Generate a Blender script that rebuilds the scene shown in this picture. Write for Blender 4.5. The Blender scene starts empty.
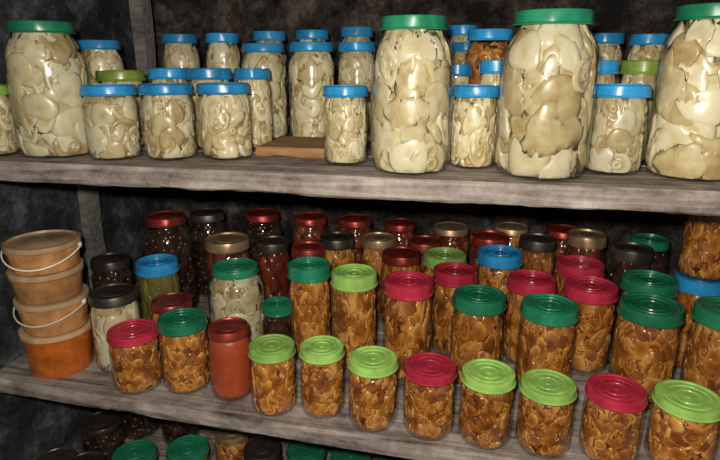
import bpy, math, random
from mathutils import Vector, Matrix, Quaternion, noise
S=bpy.context.scene
S.view_settings.view_transform='Standard'
RG=random.Random(7)
H1=.441; Z0=-.008; Z3=-.37
# ------------------------------------------------------------ camera
YAW=math.radians(12); PIT=math.radians(16.9)
sy,cy,sp,cp=math.sin(YAW),math.cos(YAW),math.sin(PIT),math.cos(PIT)
F=Vector((-sy*cp,cy*cp,-sp)); R=Vector((cy,sy,0)); U=R.cross(F)
cd=bpy.data.cameras.new('camera'); cam=bpy.data.objects.new('camera',cd); S.collection.objects.link(cam)
cd.lens=28; cd.sensor_width=36; cd.clip_start=.01
M=Matrix((R,U,-F)).transposed().to_4x4(); M.translation=Vector((0,-.83,.61)); cam.matrix_world=M; S.camera=cam

# ------------------------------------------------------------ materials
def newmat(n):
    m=bpy.data.materials.new(n); m.use_nodes=True; nt=m.node_tree; nt.nodes.clear()
    o=nt.nodes.new('ShaderNodeOutputMaterial'); return m,nt,o
def N(nt,t,**k):
    n=nt.nodes.new(t)
    for a,b in k.items(): setattr(n,a,b)
    return n
def ramp(nt,stops):
    r=N(nt,'ShaderNodeValToRGB'); e=r.color_ramp.elements
    while len(e)<len(stops): e.new(.5)
    for i,(p,c) in enumerate(stops): e[i].position=p; e[i].color=(*c,1)
    return r
def plastic(n,col,rough=.27,var=.25):
    m,nt,o=newmat(n); p=N(nt,'ShaderNodeBsdfPrincipled'); tc=N(nt,'ShaderNodeTexCoord'); no=N(nt,'ShaderNodeTexNoise')
    no.inputs['Scale'].default_value=45; no.inputs['Detail'].default_value=5
    oi=N(nt,'ShaderNodeObjectInfo')
    ad=N(nt,'ShaderNodeVectorMath',operation='ADD'); nt.links.new(tc.outputs['Object'],ad.inputs[0]); nt.links.new(oi.outputs['Location'],ad.inputs[1])
    nt.links.new(ad.outputs[0],no.inputs['Vector'])
    r=ramp(nt,[(.3,tuple(c*(1-var) for c in col)),(.7,tuple(min(1,c*(1+var*.6)) for c in col))])
    nt.links.new(no.outputs['Fac'],r.inputs[0])
    hv=N(nt,'ShaderNodeHueSaturation'); mr2=N(nt,'ShaderNodeMapRange'); mr2.inputs['To Min'].default_value=.8; mr2.inputs['To Max'].default_value=1.3
    nt.links.new(oi.outputs['Random'],mr2.inputs['Value']); nt.links.new(mr2.outputs[0],hv.inputs['Value']); nt.links.new(r.outputs[0],hv.inputs['Color'])
    nt.links.new(hv.outputs[0],p.inputs['Base Color'])
    mr=N(nt,'ShaderNodeMapRange'); mr.inputs['To Min'].default_value=rough-.08; mr.inputs['To Max'].default_value=rough+.15
    nt.links.new(no.outputs['Fac'],mr.inputs['Value']); nt.links.new(mr.outputs[0],p.inputs['Roughness'])
    n3=N(nt,'ShaderNodeTexNoise'); n3.inputs['Scale'].default_value=14; nt.links.new(ad.outputs[0],n3.inputs['Vector'])
    b=N(nt,'ShaderNodeBump'); b.inputs['Strength'].default_value=.55; b.inputs['Distance'].default_value=.014
    nt.links.new(n3.outputs['Fac'],b.inputs['Height']); nt.links.new(b.outputs[0],p.inputs['Normal'])
    nt.links.new(p.outputs[0],o.inputs[0]); return m
def metal(n,col):
    m=plastic(n,col,.36,.4); p=[x for x in m.node_tree.nodes if x.type=='BSDF_PRINCIPLED'][0]; p.inputs['Metallic'].default_value=.6; return m
LIDM={'G':plastic('lid_dark_green',(.018,.20,.10)),'LG':plastic('lid_light_green',(.29,.50,.11)),'R':plastic('lid_crimson',(.44,.026,.055)),
 'B':plastic('lid_blue',(.025,.26,.56)),'OL':plastic('lid_olive',(.22,.32,.05)),'K':metal('lid_dark_metal',(.08,.065,.055)),
 'M':metal('lid_red_metal',(.34,.05,.035)),'W':metal('lid_gold_metal',(.48,.32,.18))}
def glass(n,tint):
    m,nt,o=newmat(n); t=N(nt,'ShaderNodeBsdfTransparent'); t.inputs[0].default_value=(*tint,1)
    g=N(nt,'ShaderNodeBsdfGlossy'); g.inputs['Roughness'].default_value=.07
    f=N(nt,'ShaderNodeLayerWeight'); f.inputs['Blend'].default_value=.5
    tc=N(nt,'ShaderNodeTexCoord'); no=N(nt,'ShaderNodeTexNoise'); no.inputs['Scale'].default_value=28; no.inputs['Detail'].default_value=1
    b=N(nt,'ShaderNodeBump'); b.inputs['Strength'].default_value=.6; b.inputs['Distance'].default_value=.006
    nt.links.new(tc.outputs['Object'],no.inputs['Vector']); nt.links.new(no.outputs['Fac'],b.inputs['Height'])
    nt.links.new(b.outputs[0],g.inputs['Normal'])
    pw=N(nt,'ShaderNodeMath',operation='POWER'); pw.inputs[1].default_value=4.0; nt.links.new(f.outputs['Facing'],pw.inputs[0])
    ma=N(nt,'ShaderNodeMath',operation='MULTIPLY_ADD'); ma.inputs[1].default_value=.6; ma.inputs[2].default_value=.075; nt.links.new(pw.outputs[0],ma.inputs[0])
    x=N(nt,'ShaderNodeMixShader'); nt.links.new(ma.outputs[0],x.inputs[0]); nt.links.new(t.outputs[0],x.inputs[1]); nt.links.new(g.outputs[0],x.inputs[2])
    # dust / dried condensation film
    d=N(nt,'ShaderNodeBsdfDiffuse'); d.inputs[0].default_value=(.75,.68,.58,1)
    n2=N(nt,'ShaderNodeTexNoise'); n2.inputs['Scale'].default_value=22; n2.inputs['Detail'].default_value=8; n2.inputs['Roughness'].default_value=.7; nt.links.new(tc.outputs['Object'],n2.inputs['Vector'])
    mr=N(nt,'ShaderNodeMapRange'); mr.inputs['From Min'].default_value=.48; mr.inputs['From Max'].default_value=.8; mr.inputs['To Min'].default_value=.004; mr.inputs['To Max'].default_value=.09
    nt.links.new(n2.outputs['Fac'],mr.inputs['Value'])
    y=N(nt,'ShaderNodeMixShader'); nt.links.new(mr.outputs[0],y.inputs[0]); nt.links.new(x.outputs[0],y.inputs[1]); nt.links.new(d.outputs[0],y.inputs[2])
    nt.links.new(y.outputs[0],o.inputs[0]); return m
GL=glass('jar_glass',(.98,.98,.96)); GLD=glass('jar_glass_smoky',(.8,.8,.75))
def food(n,stops,rough=.3,nscale=60):
    m,nt,o=newmat(n); p=N(nt,'ShaderNodeBsdfPrincipled'); g=N(nt,'ShaderNodeNewGeometry'); tc=N(nt,'ShaderNodeTexCoord')
    no=N(nt,'ShaderNodeTexNoise'); no.inputs['Scale'].default_value=nscale; no.inputs['Detail'].default_value=6
    nt.links.new(tc.outputs['Object'],no.inputs['Vector'])
    mm=N(nt,'ShaderNodeMath',operation='MULTIPLY'); mm.inputs[1].default_value=.6; nt.links.new(g.outputs['Random Per Island'],mm.inputs[0])
    m2=N(nt,'ShaderNodeMath',operation='MULTIPLY_ADD'); m2.inputs[1].default_value=.7; nt.links.new(no.outputs['Fac'],m2.inputs[0]); nt.links.new(mm.outputs[0],m2.inputs[2])
    m3=N(nt,'ShaderNodeMath',operation='SUBTRACT'); m3.inputs[1].default_value=.12; nt.links.new(m2.outputs[0],m3.inputs[0])
    at=N(nt,'ShaderNodeAttribute',attribute_name='tone')   # browner gills, plus shade painted into stem hollows, grooves and folds; rims lighter
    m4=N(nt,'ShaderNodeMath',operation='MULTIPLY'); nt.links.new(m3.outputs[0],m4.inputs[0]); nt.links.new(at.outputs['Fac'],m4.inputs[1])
    r=ramp(nt,stops); nt.links.new(m4.outputs[0],r.inputs[0])
    oi=N(nt,'ShaderNodeObjectInfo'); hv=N(nt,'ShaderNodeHueSaturation'); mr2=N(nt,'ShaderNodeMapRange'); mr2.inputs['To Min'].default_value=.82; mr2.inputs['To Max'].default_value=1.1
    nt.links.new(oi.outputs['Random'],mr2.inputs['Value']); nt.links.new(mr2.outputs[0],hv.inputs['Value']); nt.links.new(r.outputs[0],hv.inputs['Color'])
    nt.links.new(hv.outputs[0],p.inputs['Base Color'])
    p.inputs['Roughness'].default_value=rough
    b=N(nt,'ShaderNodeBump'); b.inputs['Strength'].default_value=.25; b.inputs['Distance'].default_value=.002
    nt.links.new(no.outputs['Fac'],b.inputs['Height']); nt.links.new(b.outputs[0],p.inputs['Normal'])
    nt.links.new(p.outputs[0],o.inputs[0]); return m
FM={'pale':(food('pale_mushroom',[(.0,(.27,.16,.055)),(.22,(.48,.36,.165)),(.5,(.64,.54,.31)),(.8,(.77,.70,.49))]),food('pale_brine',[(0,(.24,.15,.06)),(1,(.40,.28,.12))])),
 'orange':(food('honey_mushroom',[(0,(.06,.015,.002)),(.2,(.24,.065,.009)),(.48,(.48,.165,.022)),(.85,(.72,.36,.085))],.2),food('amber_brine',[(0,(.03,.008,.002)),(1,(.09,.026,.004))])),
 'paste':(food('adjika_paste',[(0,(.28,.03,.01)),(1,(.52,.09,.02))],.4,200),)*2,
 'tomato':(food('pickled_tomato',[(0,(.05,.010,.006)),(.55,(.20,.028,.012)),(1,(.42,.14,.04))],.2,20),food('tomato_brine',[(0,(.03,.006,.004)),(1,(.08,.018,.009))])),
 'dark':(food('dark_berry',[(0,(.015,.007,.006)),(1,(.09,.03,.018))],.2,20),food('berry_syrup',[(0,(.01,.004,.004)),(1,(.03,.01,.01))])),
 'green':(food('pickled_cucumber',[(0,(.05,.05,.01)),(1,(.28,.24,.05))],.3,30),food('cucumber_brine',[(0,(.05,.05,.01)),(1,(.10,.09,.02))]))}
def wood(n,stops,sc=1.0):
    m,nt,o=newmat(n); p=N(nt,'ShaderNodeBsdfPrincipled'); tc=N(nt,'ShaderNodeTexCoord')
    mp=N(nt,'ShaderNodeMapping'); mp.inputs['Scale'].default_value=(2.2*sc,38*sc,38*sc)
    n1=N(nt,'ShaderNodeTexNoise'); n1.inputs['Scale'].default_value=2.0; n1.inputs['Detail'].default_value=8; n1.inputs['Distortion'].default_value=.6
    n2=N(nt,'ShaderNodeTexNoise'); n2.inputs['Scale'].default_value=8; n2.inputs['Detail'].default_value=10; n2.inputs['Roughness'].default_value=.75
    nt.links.new(tc.outputs['Object'],mp.inputs[0]); nt.links.new(mp.outputs[0],n1.inputs['Vector']); nt.links.new(tc.outputs['Object'],n2.inputs['Vector'])
    a=N(nt,'ShaderNodeMath',operation='MULTIPLY_ADD'); a.inputs[1].default_value=.42
    s=N(nt,'ShaderNodeMath',operation='MULTIPLY'); s.inputs[1].default_value=.63; nt.links.new(n2.outputs['Fac'],s.inputs[0])
    nt.links.new(n1.outputs['Fac'],a.inputs[0]); nt.links.new(s.outputs[0],a.inputs[2])
    r=ramp(nt,stops); nt.links.new(a.outputs[0],r.inputs[0]); nt.links.new(r.outputs[0],p.inputs['Base Color'])
    p.inputs['Roughness'].default_value=.85
    b=N(nt,'ShaderNodeBump'); b.inputs['Strength'].default_value=.9; b.inputs['Distance'].default_value=.006
    nt.links.new(a.outputs[0],b.inputs['Height']); nt.links.new(b.outputs[0],p.inputs['Normal']); nt.links.new(p.outputs[0],o.inputs[0]); return m
WOOD=wood('weathered_board',[(.39,(.04,.03,.026)),(.46,(.17,.135,.115)),(.55,(.33,.275,.24)),(.66,(.54,.475,.43))])
NEWW=wood('fresh_pine',[(.38,(.22,.10,.035)),(.65,(.46,.25,.10))])
POSTW=wood('grey_post',[(.4,(.08,.07,.06)),(.65,(.28,.25,.23))])
def stone(n,a,bc):
    m,nt,o=newmat(n); p=N(nt,'ShaderNodeBsdfPrincipled'); tc=N(nt,'ShaderNodeTexCoord')
    n1=N(nt,'ShaderNodeTexNoise'); n1.inputs['Scale'].default_value=9; n1.inputs['Detail'].default_value=12; n1.inputs['Roughness'].default_value=.75
    v=N(nt,'ShaderNodeTexVoronoi'); v.inputs['Scale'].default_value=11
    nt.links.new(tc.outputs['Object'],n1.inputs['Vector']); nt.links.new(tc.outputs['Object'],v.inputs['Vector'])
    r=ramp(nt,[(.43,a),(.53,tuple((x+y)*.35 for x,y in zip(a,bc))),(.62,bc)]); nt.links.new(n1.outputs['Fac'],r.inputs[0]); nt.links.new(r.outputs[0],p.inputs['Base Color']); p.inputs['Roughness'].default_value=.85
    b=N(nt,'ShaderNodeBump'); b.inputs['Strength'].default_value=1; b.inputs['Distance'].default_value=.06
    nt.links.new(n1.outputs['Fac'],b.inputs['Height']); b2=N(nt,'ShaderNodeBump'); b2.inputs['Strength'].default_value=.7; b2.inputs['Distance'].default_value=.04
    nt.links.new(v.outputs['Distance'],b2.inputs['Height']); nt.links.new(b.outputs[0],b2.inputs['Normal'])
    nt.links.new(b2.outputs[0],p.inputs['Normal']); nt.links.new(p.outputs[0],o.inputs[0]); return m
STONE=stone('cellar_stone',(.014,.011,.010),(.30,.23,.19)); STONEB=stone('cellar_stone_blue',(.022,.024,.03),(.24,.25,.28)); EARTH=stone('earth_floor',(.03,.025,.02),(.10,.08,.06))

# ------------------------------------------------------------ mesh helpers
def mk(name,verts,faces,mats,mi=None,smooth=True,sharp=None,tone=None):
    me=bpy.data.meshes.new(name); me.from_pydata(verts,[],faces); me.update()
    for m in mats: me.materials.append(m)
    if mi: me.polygons.foreach_set('material_index',mi)
    if tone:
        at=me.attributes.new('tone','FLOAT','POINT'); at.data.foreach_set('value',tone)
    if smooth:
        me.polygons.foreach_set('use_smooth',[True]*len(me.polygons))
        if sharp:
            try: me.set_sharp_from_angle(angle=math.radians(sharp))
            except Exception: pass
    return me
def add(me,name,parent=None,loc=(0,0,0),rot=(0,0,0),scale=(1,1,1)):
    o=bpy.data.objects.new(name,me); o.location=loc; o.rotation_euler=rot; o.scale=scale
    if parent: o.parent=parent
    S.collection.objects.link(o); return o
def lathe(prof,seg=40,rib=None,tones=None):
    V=[];Fc=[];rows=[];T=[]
    for i,(r,z) in enumerate(prof):
        if r<1e-6:
            rows.append([len(V)]); V.append((0,0,z)); T.append(tones[i] if tones else 1); continue
        row=[]
        for k in range(seg):
            a=2*math.pi*k/seg; rr=r*(1-(.012 if (rib and i in rib and k%2) else 0)); row.append(len(V)); V.append((rr*math.cos(a),rr*math.sin(a),z)); T.append(tones[i] if tones else 1)
        rows.append(row)
    for A_,B_ in zip(rows,rows[1:]):
        for k in range(seg):
            k2=(k+1)%seg
            if len(A_)==1: Fc.append((A_[0],B_[k2],B_[k]))
            elif len(B_)==1: Fc.append((A_[k],A_[k2],B_[0]))
            else: Fc.append((A_[k],A_[k2],B_[k2],B_[k]))
    return (V,Fc,T) if tones else (V,Fc)
ARCH={'sm':(.045,.12),'tall':(.046,.20),'big':(.064,.226)}
def prof(arch,R_,H):
    if arch=='sm': return [(0,.003),(.78*R_,.001),(.92*R_,.003),(R_,.011),(R_,.55*H),(R_,.70*H),(.975*R_,.77*H),(.90*R_,.83*H),(.86*R_,.86*H),(.86*R_,.96*H)]
    if arch=='tall': return [(0,.003),(.78*R_,.001),(.92*R_,.003),(R_,.012),(R_,.6*H),(R_,.76*H),(.96*R_,.82*H),(.86*R_,.875*H),(.80*R_,.90*H),(.80*R_,.97*H)]
    return [(0,.004),(.76*R_,.001),(.91*R_,.004),(.99*R_,.018),(R_,.05*H+.01),(R_,.6*H),(R_,.71*H),(.97*R_,.77*H),(.90*R_,.825*H),(.80*R_,.87*H),(.73*R_,.895*H),(.71*R_,.91*H),(.71*R_,.97*H)]
def rat(p,z):
    for (r0,z0),(r1,z1) in zip(p[1:],p[2:]):
        if z<=z1: return r0+(r1-r0)*max(0,min(1,(z-z0)/max(1e-6,z1-z0)))
    return p[-1][0]
def lidprof(arch,kind,R_,H):
    rl={'sm':.985,'tall':.92,'big':.79}[arch]*R_; t={'sm':.0155,'tall':.018,'big':.019}[arch]
    z=H-t
    if kind in 'KMW':
        rl*=.96; return [(rl*.94,z+.003),(rl,z+.002),(rl*1.01,z+.004),(rl,z+.006),(rl*.985,H-.003),(rl*.95,H),(rl*.9,H-.0004),(rl*.87,H-.0025),(rl*.5,H-.0022),(rl*.47,H-.0012),(0,H-.001)],None
    return [(rl*.95,z),(rl*1.02,z),(rl*1.035,z+.0018),(rl*1.005,z+.0032),(rl*.995,H-.0035),(rl*.975,H-.0008),(rl*.94,H),(rl*.89,H),(rl*.87,H-.003),(rl*.72,H-.003),(rl*.705,H-.0012),(rl*.655,H-.0012),(rl*.64,H-.003),(rl*.44,H-.003),(rl*.425,H-.0016),(rl*.38,H-.0016),(rl*.365,H-.003),(rl*.1,H-.003),(rl*.07,H-.0018),(0,H-.0015)],(3,4)
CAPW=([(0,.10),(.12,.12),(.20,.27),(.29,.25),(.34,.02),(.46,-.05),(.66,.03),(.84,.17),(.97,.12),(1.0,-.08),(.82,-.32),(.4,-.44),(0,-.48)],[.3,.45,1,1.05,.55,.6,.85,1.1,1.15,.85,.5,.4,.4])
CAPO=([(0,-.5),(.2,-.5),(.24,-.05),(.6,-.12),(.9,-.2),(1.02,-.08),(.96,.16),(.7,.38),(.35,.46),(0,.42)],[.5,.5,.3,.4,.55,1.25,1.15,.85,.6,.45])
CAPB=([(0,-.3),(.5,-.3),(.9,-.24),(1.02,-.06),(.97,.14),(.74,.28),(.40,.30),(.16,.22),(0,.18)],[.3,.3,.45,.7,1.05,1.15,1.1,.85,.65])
def cap(rng,pt,s,seg=12):
    V,Fc,T=lathe(pt[0],seg,None,pt[1]); k=rng.choice([2,3]); p1=rng.random()*6.28; p2=rng.random()*6.28; el=rng.uniform(.76,1)
    aw=rng.uniform(.02,.15); bw=rng.uniform(.03,.28); out=[]
    for x,y,z in V:
        r=math.hypot(x,y); a=math.atan2(y,x); rr=1+aw*math.sin(k*a+p1)*r+.04*math.sin(5*a+p2)*r
        out.append(Vector((x*rr,y*rr*el,z+bw*math.sin(2*a+p2)*r*r))*s)
    return out,Fc,T
def stem(rng,s,L):
    V=[];Fc=[];seg=8;n=6;b=rng.uniform(-.5,.5)
    for i in range(n):
        u=i/(n-1)-.5; rr=s*(1.0 if 0<i<n-1 else .55)*(1+.25*u)
        for k in range(seg):
            a=2*math.pi*k/seg; V.append(Vector((rr*math.cos(a)+b*L*(u*u*2),rr*math.sin(a),u*L)))
    for i in range(n-1):
        for k in range(seg): Fc.append((i*seg+k,i*seg+(k+1)%seg,(i+1)*seg+(k+1)%seg,(i+1)*seg+k))
    Fc.append(tuple(range(seg))[::-1]); Fc.append(tuple((n-1)*seg+k for k in range(seg)))
    return V,Fc,[.9]*len(V)
def ball(rng,s,elong=1):
    pr=[(math.sin(t*math.pi/7),-math.cos(t*math.pi/7)*elong) for t in range(8)]; pr[0]=(0,-elong); pr[-1]=(0,elong)
    V,Fc=lathe(pr,12); return [Vector(v)*s for v in V],Fc,[1]*len(V)
def fold(rng,s):
    pr=[(math.sin(t*math.pi/13),-math.cos(t*math.pi/13)) for t in range(14)]; pr[0]=(0,-1); pr[-1]=(0,1)
    V,Fc=lathe(pr,24); off=Vector((rng.random()*50,rng.random()*50,0)); out=[];T=[]
    for v in V:
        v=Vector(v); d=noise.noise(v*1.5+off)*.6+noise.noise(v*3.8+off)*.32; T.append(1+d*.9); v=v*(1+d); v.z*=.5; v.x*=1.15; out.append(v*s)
    return out,Fc,T
cache={}
def contents(arch,cont,var):
    key=(arch,cont,var)
    if key in cache: return cache[key]
    rng=random.Random(var*31+len(arch)*7+len(cont)*3)
    R0,H=ARCH[arch]; p=prof(arch,R0,H); fill=(.93 if cont in('pale','paste') else .90)*H
    V=[];Fc=[];mi=[];TN=[]
    fr=.95 if cont=='paste' else .80
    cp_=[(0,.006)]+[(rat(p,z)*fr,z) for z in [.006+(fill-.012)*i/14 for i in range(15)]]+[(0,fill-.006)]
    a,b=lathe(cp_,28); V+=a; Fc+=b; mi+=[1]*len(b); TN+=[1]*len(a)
    def put(vs,fs,ts,pos,quat,inset):
        o=len(V)
        for v in vs:
            w=quat@v+pos; z=min(max(w.z,.005),fill); lim=rat(p,z)*.965-inset; r=math.hypot(w.x,w.y)
            kn=lim-.0035
            if r>kn:
                e=r-kn; r2=kn+.0035*(1-math.exp(-e/.0035)); w.x*=r2/r; w.y*=r2/r
            V.append((w.x,w.y,z))
        TN.extend(ts); Fc.extend([tuple(i+o for i in f) for f in fs]); mi.extend([0]*len(fs))
    if cont!='paste':
        if cont=='pale': s0={'sm':.0190,'tall':.0205,'big':.0285}[arch]*rng.choice([.85,1,1.1]); sp_=1.42
        elif cont=='orange': s0=(.0132 if arch=='sm' else .015)*rng.choice([.86,1,1.12]); sp_=1.28
        elif cont=='tomato': s0=.016; sp_=1.7
        elif cont=='green': s0=.011; sp_=1.9
        else: s0=.012; sp_=1.7
        def tiltv(out,t): return (out+Vector((rng.uniform(-t,t),rng.uniform(-t,t),rng.uniform(-t,t)))).normalized()
        for layer in ((1,0) if cont in('pale','orange') else (0,)):
            area=2*math.pi*R0*fill; n=int(area/((s0*sp_)**2*(.86)))
            pts=[]
            for i in range(n):
                best=None;bd=-1
                for c in range(8):
                    th=rng.random()*2*math.pi; z=s0*.55+(fill-s0*1.0)*rng.random(); dm=9
                    for (t2,z2) in pts:
                        dt=abs(t2-th); dt=min(dt,2*math.pi-dt)*R0; dm=min(dm,math.hypot(dt,z-z2))
                    if dm>bd: bd=dm;best=(th,z)
                pts.append(best)
            for th,z in pts:
                s=s0*rng.uniform(.7,1.22); out=Vector((math.cos(th),math.sin(th),0)); rr=rat(p,z); q=rng.random()
                if cont=='pale':
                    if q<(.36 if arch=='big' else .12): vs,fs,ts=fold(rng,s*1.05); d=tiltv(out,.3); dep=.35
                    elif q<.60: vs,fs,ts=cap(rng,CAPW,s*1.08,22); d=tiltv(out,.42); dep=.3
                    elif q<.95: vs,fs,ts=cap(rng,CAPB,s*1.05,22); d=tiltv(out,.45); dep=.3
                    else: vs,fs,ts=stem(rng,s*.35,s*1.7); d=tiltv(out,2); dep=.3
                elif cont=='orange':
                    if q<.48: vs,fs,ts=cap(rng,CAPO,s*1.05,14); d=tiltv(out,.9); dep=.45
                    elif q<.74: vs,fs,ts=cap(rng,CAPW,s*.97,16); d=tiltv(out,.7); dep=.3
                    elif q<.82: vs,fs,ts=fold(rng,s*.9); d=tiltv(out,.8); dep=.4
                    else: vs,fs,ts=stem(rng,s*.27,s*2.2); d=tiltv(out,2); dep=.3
                elif cont=='green': vs,fs,ts=ball(rng,s0,2.2); d=Vector((rng.uniform(-.3,.3),rng.uniform(-.3,.3),1)).normalized(); dep=.9
                else: vs,fs,ts=ball(rng,s0*rng.uniform(.8,1.15),rng.uniform(.9,1.2)); d=out; dep=.9
                qt=Vector((0,0,1)).rotation_difference(d)@Quaternion((0,0,1),rng.random()*6.28)
                inset=layer*s0*.28+rng.uniform(0,.0035)
                pos=out*(rr-s*dep-inset); pos.z=z
                put(vs,fs,ts,pos,qt,inset)
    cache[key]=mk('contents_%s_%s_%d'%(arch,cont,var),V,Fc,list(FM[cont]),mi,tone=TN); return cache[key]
def jarglass(arch,dark):
    key=(arch,'g',dark)
    if key not in cache:
        R0,H=ARCH[arch]; p=prof(arch,R0,H)
        v,f=lathe(p,48); cache[key]=mk('glass_'+arch,v,f,[GLD if dark else GL])
    return cache[key]
def lid(arch,k):
    key=(arch,'lid',k)
    if key not in cache:
        R0,H=ARCH[arch]; p,rib=lidprof(arch,k,R0,H); v,f=lathe(p,72,rib); cache[key]=mk('lid_'+arch+k,v,f,[LIDM[k]],sharp=35)
    return cache[key]
NM={'pale':'pickled_white_mushroom_jar','orange':'pickled_honey_mushroom_jar','paste':'red_pepper_paste_jar','tomato':'pickled_tomato_jar','dark':'berry_preserve_jar','green':'pickled_cucumber_jar'}
cyc=[0]
def jar(x,y,h,r,arch,cont,lk,zs):
    R0,H=ARCH[arch]; cyc[0]+=1
    e=bpy.data.objects.new(NM[cont],None); e.empty_display_size=.02; S.collection.objects.link(e)
    e.location=(x,y,zs+.0003); e.rotation_euler=(0,0,RG.random()*6.28); k=r/R0*.985
    e.scale=(k,k,h/H)
    add(jarglass(arch,cont in('dark',)),'glass',e); add(contents(arch,cont,cyc[0]%7 if cont in('pale','orange') else cyc[0]%2),'contents',e); add(lid(arch,lk),'lid',e)
UP=[(-762,77,224,68,'big','pale','G'),(-106,60,222,63,'big','pale','G'),(92,66,227,70,'big','pale','G'),(316,102,234,67,'big','pale','G'),
(-637,67,119,47,'sm','pale','B'),(-539,88,121,47,'sm','pale','B'),(-442,110,122,47,'sm','pale','B'),(-221,100,120,38,'sm','pale','B'),(-10,109,122,38,'sm','pale','B'),(205,110,125,43,'sm','pale','B'),(-876,50,117,40,'sm','pale','LG'),
(-796,270,203,46,'tall','pale','B'),(-698,190,144,47,'sm','pale','OL'),(-692,420,220,44,'tall','pale','B'),(-586,420,221,41,'tall','pale','B'),(-612,220,148,40,'sm','pale','B'),(-519,210,148,44,'sm','pale','B'),(-435,220,148,36,'sm','pale','B'),
(-465,360,197,49,'tall','pale','B'),(-503,500,228,43,'tall','pale','B'),(-349,330,198,49,'tall','pale','B'),(-397,500,230,42,'tall','pale','B'),(-255,340,198,41,'tall','pale','B'),(-290,500,235,41,'tall','pale','B'),(-51,500,236,37,'tall','pale','B'),
(-37,400,198,35,'tall','pale','B'),(-48,254,156,28,'sm','pale','B'),(8,306,218,46,'tall','orange','B'),(21,200,163,29,'sm','pale','B'),(228,401,213,39,'tall','pale','B'),(189,220,163,34,'sm','pale','B'),(304,379,210,38,'tall','pale','B'),(261,220,163,37,'sm','pale','OL'),
(-155,420,205,40,'tall','pale','B'),(110,420,210,40,'tall','pale','B'),(455,95,122,45,'sm','pale','B'),(565,105,122,45,'sm','pale','B'),(430,300,205,45,'tall','pale','B'),(690,90,224,62,'big','pale','G')]
LO=[(-714,99,159,50,'sm','pale','K'),(-634,47,108,48,'sm','orange','R'),(-538,67,133,47,'sm','orange','G'),(-439,59,129,41,'sm','paste','M'),(-344,33,115,43,'sm','orange','LG'),(-253,43,118,41,'sm','orange','LG'),(-157,28,114,44,'sm','orange','LG'),
(-58,26,113,45,'sm','orange','R'),(38,24,113,45,'sm','orange','LG'),(133,22,106,45,'sm','orange','LG'),(236,23,109,46,'sm','orange','R'),(343,29,105,50,'sm','orange','LG'),
(-231,200,203,48,'sm','orange','LG'),(-119,190,199,50,'sm','orange','R'),(18,195,178,52,'sm','orange','G'),(149,195,170,54,'sm','orange','G'),(331,215,178,57,'sm','orange','G'),
(-503,230,184,63,'big','pale','G'),(-379,150,143,32,'sm','dark','G'),(-332,220,205,46,'sm','orange','G'),(-34,305,184,48,'sm','orange','R'),(240,302,174,54,'sm','orange','R'),(124,305,178,51,'sm','orange','R'),(62,415,194,52,'sm','orange','B'),
(236,414,181,52,'sm','orange','R'),(358,335,184,55,'sm','orange','G'),(441,180,197,52,'sm','orange','G'),(456,350,190,48,'sm','orange','B'),(-62,404,183,51,'sm','orange','LG'),(-164,415,175,50,'sm','orange','M'),(-684,220,185,47,'sm','green','B'),
(-609,141,131,45,'sm','orange','M'),(-832,260,165,47,'sm','dark','K'),(-739,360,248,63,'big','dark','M'),(-585,370,196,58,'sm','tomato','W'),(-565,550,215,54,'tall','dark','M'),(-701,500,221,53,'tall','dark','K'),(-374,350,197,42,'sm','tomato','M'),
(-481,400,188,44,'sm','tomato','K'),(-326,433,198,46,'sm','orange','K'),(-430,550,212,51,'tall','tomato','M'),(-311,570,208,51,'tall','tomato','M'),(-232,485,187,47,'sm','orange','W'),(-192,580,201,47,'tall','tomato','M'),(-117,501,181,47,'sm','tomato','M'),
(-59,600,192,53,'tall','tomato','W'),(39,517,199,50,'sm','tomato','M'),(96,620,196,50,'tall','orange','W'),(150,500,205,46,'sm','orange','K'),(225,612,199,50,'tall','tomato','M'),(262,515,218,48,'sm','tomato','W'),(345,440,215,46,'sm','dark','K'),(410,550,206,47,'tall','dark','G'),
(470,40,110,48,'sm','orange','B'),(580,40,110,48,'sm','orange','R'),(560,170,160,52,'sm','orange','G'),(570,320,170,52,'sm','tomato','K')]
BT=[(-891,219,110,50,'sm','dark','K'),(-731,119,119,50,'sm','tomato','G'),(-624,165,116,49,'sm','green','G'),(-545,240,120,44,'sm','orange','W'),(-452,200,117,47,'sm','dark','K'),(-352,220,118,47,'sm','green','G'),(-240,200,130,47,'sm','green','G'),(-136,220,124,47,'sm','dark','G'),
(-868,340,120,54,'sm','dark','K'),(-740,330,130,50,'sm','dark','M'),(-890,60,120,48,'sm','dark','K'),(-790,30,150,46,'sm','dark','K'),(-20,200,125,47,'sm','orange','R'),(100,200,125,47,'sm','orange','G'),(230,200,125,47,'sm','orange','LG')]
for x,y,h,r,a_,c_,l_ in UP:
    f=y<=110; jar(x/1000,(y-(6 if f else 0))/1000,(h+(8 if f else 5))/1000,r/1000,a_,c_,l_,H1)
for x,y,h,r,a_,c_,l_ in LO:
    f=y<=70; jar(x/1000,(y-(10 if f else 0))/1000,(h+(13 if f else 8))/1000,r/1000,a_,c_,l_,Z0)
for x,y,h,r,a_,c_,l_ in BT: jar(x/1000,y/1000,h/1000,r/1000,a_,c_,l_,Z3)
jar(.456,.350,.19,.047,'sm','orange','K',Z0+.1985)   # stacked on the blue-lidded jar

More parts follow.
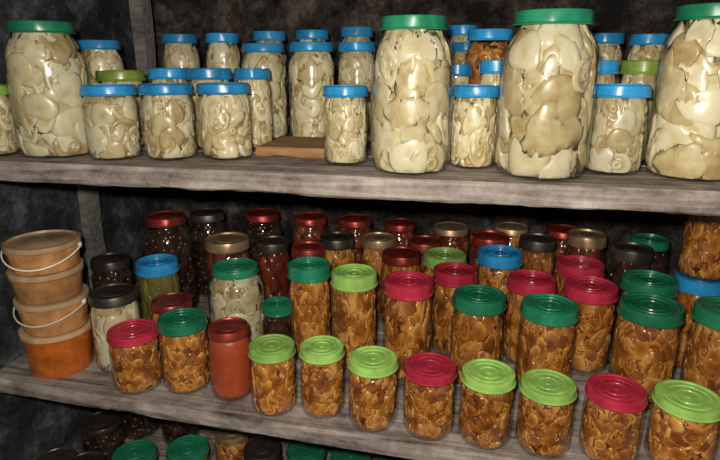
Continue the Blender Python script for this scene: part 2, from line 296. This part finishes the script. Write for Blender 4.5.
# ------------------------------------------------------------ buckets
BK1=plastic('bucket_plastic_amber',(.50,.24,.09),.22,.35); BK2=plastic('bucket_plastic_orange',(.52,.125,.018),.22,.3); BKL=plastic('bucket_lid_plastic',(.56,.37,.21),.28,.2); WIRE=plastic('bucket_handle_plastic',(.78,.72,.66),.3,.15)
def tube(pts,r,seg=8):
    V=[];Fc=[]
    for i,p in enumerate(pts):
        p=Vector(p); t=(Vector(pts[min(i+1,len(pts)-1)])-Vector(pts[max(i-1,0)])).normalized(); u=t.cross(Vector((0,0,1)))
        if u.length<.1: u=t.cross(Vector((1,0,0)))
        u.normalize(); w=t.cross(u)
        for k in range(seg):
            a=2*math.pi*k/seg; V.append(tuple(p+u*r*math.cos(a)+w*r*math.sin(a)))
    for i in range(len(pts)-1):
        for k in range(seg): Fc.append((i*seg+k,i*seg+(k+1)%seg,(i+1)*seg+(k+1)%seg,(i+1)*seg+k))
    return V,Fc
def bucket(z,h,rt,mat,handle,rz,dx=0):
    e=bpy.data.objects.new('plastic_food_bucket',None); S.collection.objects.link(e); e.location=(-.835+dx,.070,z); e.rotation_euler=(0,0,rz)
    rb=rt*.90
    v,f=lathe([(0,.002),(rb*.8,.002),(rb*.84,0),(rb*.97,0),(rb,.003),(rt*.955,h-.016),(rt*.955,h-.0155),(rt*1.0,h-.015),(rt*1.0,h-.0125),(rt*.96,h-.012),(rt*.96,h-.008)],56)
    add(mk('bucket_body',v,f,[mat],sharp=50),'body',e)
    v,f=lathe([(rt*.965,h-.010),(rt*1.02,h-.010),(rt*1.03,h-.008),(rt*1.02,h-.001),(rt*.99,h),(rt*.95,h),(rt*.935,h-.004),(rt*.6,h-.004),(rt*.58,h-.003),(0,h-.003)],56)
    add(mk('bucket_lid',v,f,[BKL],sharp=50),'lid',e)
    if handle:
        pts=[]
        for i in range(29):
            t=i/28; a=math.pi*(1.0+t); sag=math.sin(math.pi*t)
            rr=rt*1.0+.004
            pts.append((rr*math.cos(a),rr*math.sin(a),h-.014-.026*sag**1.3))
        v,f=tube(pts,.0017); add(mk('bucket_handle',v,f,[WIRE]),'handle',e)
        for sx in(-1,1):
            v,f=lathe([(0,-.003),(.006,-.003),(.006,.003),(0,.003)],16); add(mk('ear',v,f,[WIRE]),'handle_ear',e,(sx*(rt+.001),0,h-.014),(0,math.pi/2,0))
zb=Z0+.0003
bucket(zb,.094,.067,BK2,False,.5)
bucket(zb+.0946,.068,.067,BK1,True,.1,.002)
bucket(zb+.1632,.060,.067,BK1,False,.2,-.001)
bucket(zb+.2238,.055,.068,BK1,True,.35,.001)

# ------------------------------------------------------------ shelves
shelf=bpy.data.objects.new('wooden_storage_shelf',None); S.collection.objects.link(shelf)
def board(x0,x1,y0,y1,z1,t,name,mat,seed,slope=0,parent=shelf,nx=160):
    V=[];Fc=[]; b=.0035
    ring=[(y0+b,z1),(y0,z1-b),(y0-.001,z1-t*.5),(y0,z1-t+b),(y0+b,z1-t),(y1-b,z1-t),(y1,z1-t+b),(y1,z1-b),(y1-b,z1)]
    for i in range(nx+1):
        x=x0+(x1-x0)*i/nx
        for k,(y,z) in enumerate(ring):
            d=noise.noise(Vector((x*7,k*.5+seed*3,seed)))*.005+noise.noise(Vector((x*38,k*.9,seed)))*.0022
            yy=y+(slope*x if k<5 else 0)+(abs(d) if k<5 else 0); zz=z+(-abs(d) if k in(1,7) else (0 if z>z1-t*.4 else d*.8))
            V.append((x,yy,zz))
    n=9
    for i in range(nx):
        for k in range(n): Fc.append((i*n+k,(i+1)*n+k,(i+1)*n+(k+1)%n,i*n+(k+1)%n))
    Fc.append(tuple(range(n))); Fc.append(tuple(nx*n+k for k in range(n))[::-1])
    return add(mk(name,V,Fc,[mat],smooth=True,sharp=30),name,parent)
X0,X1=-.948,.98
for z,sl,y0,t,sd in ((H1,0,-.016,.034,1),(Z0,-.03,-.038,.032,2),(Z3,0,-.0,.03,3)):
    cuts=[y0,.165,.35,.54,.73]
    for i in range(4):
        board(X0,X1,cuts[i]+(.0 if i==0 else .003),cuts[i+1]-.001,z,t,'board_%d_%d'%(sd,i+1),WOOD,sd*10+i,sl if i==0 else 0)
def postmesh(x,y,w,d,z0,z1,name,mat=POSTW):
    V=[];Fc=[];n=24
    for i in range(n+1):
        z=z0+(z1-z0)*i/n
        for (a,b) in ((-1,-1),(1,-1),(1,1),(-1,1)):
            V.append((a*w/2+noise.noise(Vector((a*3,z*8,b+x)))*.003,b*d/2+noise.noise(Vector((b*3,z*8,a+x+9)))*.003,z))
    for i in range(n):
        for k in range(4): Fc.append((i*4+k,i*4+(k+1)%4,(i+1)*4+(k+1)%4,(i+1)*4+k))
    Fc.append((3,2,1,0)); Fc.append(tuple(n*4+k for k in range(4)))
    return add(mk(name,V,Fc,[mat],smooth=False),name,shelf,(x,y,0))
postmesh(-.815,.47,.032,.04,H1,1.04,'upright_post')
postmesh(-.938,.35,.02,.05,Z3,H1-.036,'left_post_rear')
postmesh(1.0,.03,.03,.05,-.8,1.04,'right_post_front'); postmesh(1.0,.68,.03,.05,-.8,1.04,'right_post_rear')
pl=board(-.393,-.262,.115,.27,H1+.0195,.018,'pine_plank',NEWW,77,0,None,16)

# ------------------------------------------------------------ room shell
def rough(name,o,u,v,nu,nv,amp,mat,fr=5):
    o=Vector(o);u=Vector(u);v=Vector(v);n=u.cross(v).normalized(); V=[];Fc=[]
    for j in range(nv+1):
        for i in range(nu+1):
            p=o+u*(i/nu)+v*(j/nv); d=noise.fractal(p*fr,1.0,2.0,5)*amp+abs(noise.noise(p*3.1))*amp; V.append(tuple(p+n*d))
    for j in range(nv):
        for i in range(nu): a=j*(nu+1)+i; Fc.append((a,a+1,a+nu+2,a+nu+1))
    return add(mk(name,V,Fc,[mat],sharp=None),name)
rough('wall_back',(-1.0,.785,-.82),(2.1,0,0),(0,0,1.9),220,200,.024,STONE,9)
rough('wall_left',(-.985,-1.4,-.82),(0,2.2,0),(0,0,1.9),170,150,.014,STONEB,9)
rough('wall_right',(1.06,.82,-.82),(0,-2.2,0),(0,0,1.9),80,70,.014,STONE)
rough('floor',(-1.05,-1.4,-.8),(2.2,0,0),(0,2.25,0),60,60,.006,EARTH)
rough('ceiling',(-1.05,.82,1.05),(2.2,0,0),(0,-2.2,0),60,60,.01,STONE)

# ------------------------------------------------------------ light
l=bpy.data.lights.new('phone_flash','POINT'); l.energy=41; l.shadow_soft_size=.016; l.color=(1,.95,.85)
lo_=bpy.data.objects.new('phone_flash',l); lo_.location=(-.03,-.84,.66); S.collection.objects.link(lo_)
w=bpy.data.worlds.new('world'); S.world=w; w.use_nodes=True; w.node_tree.nodes['Background'].inputs[0].default_value=(.42,.38,.34,1); w.node_tree.nodes['Background'].inputs[1].default_value=.14
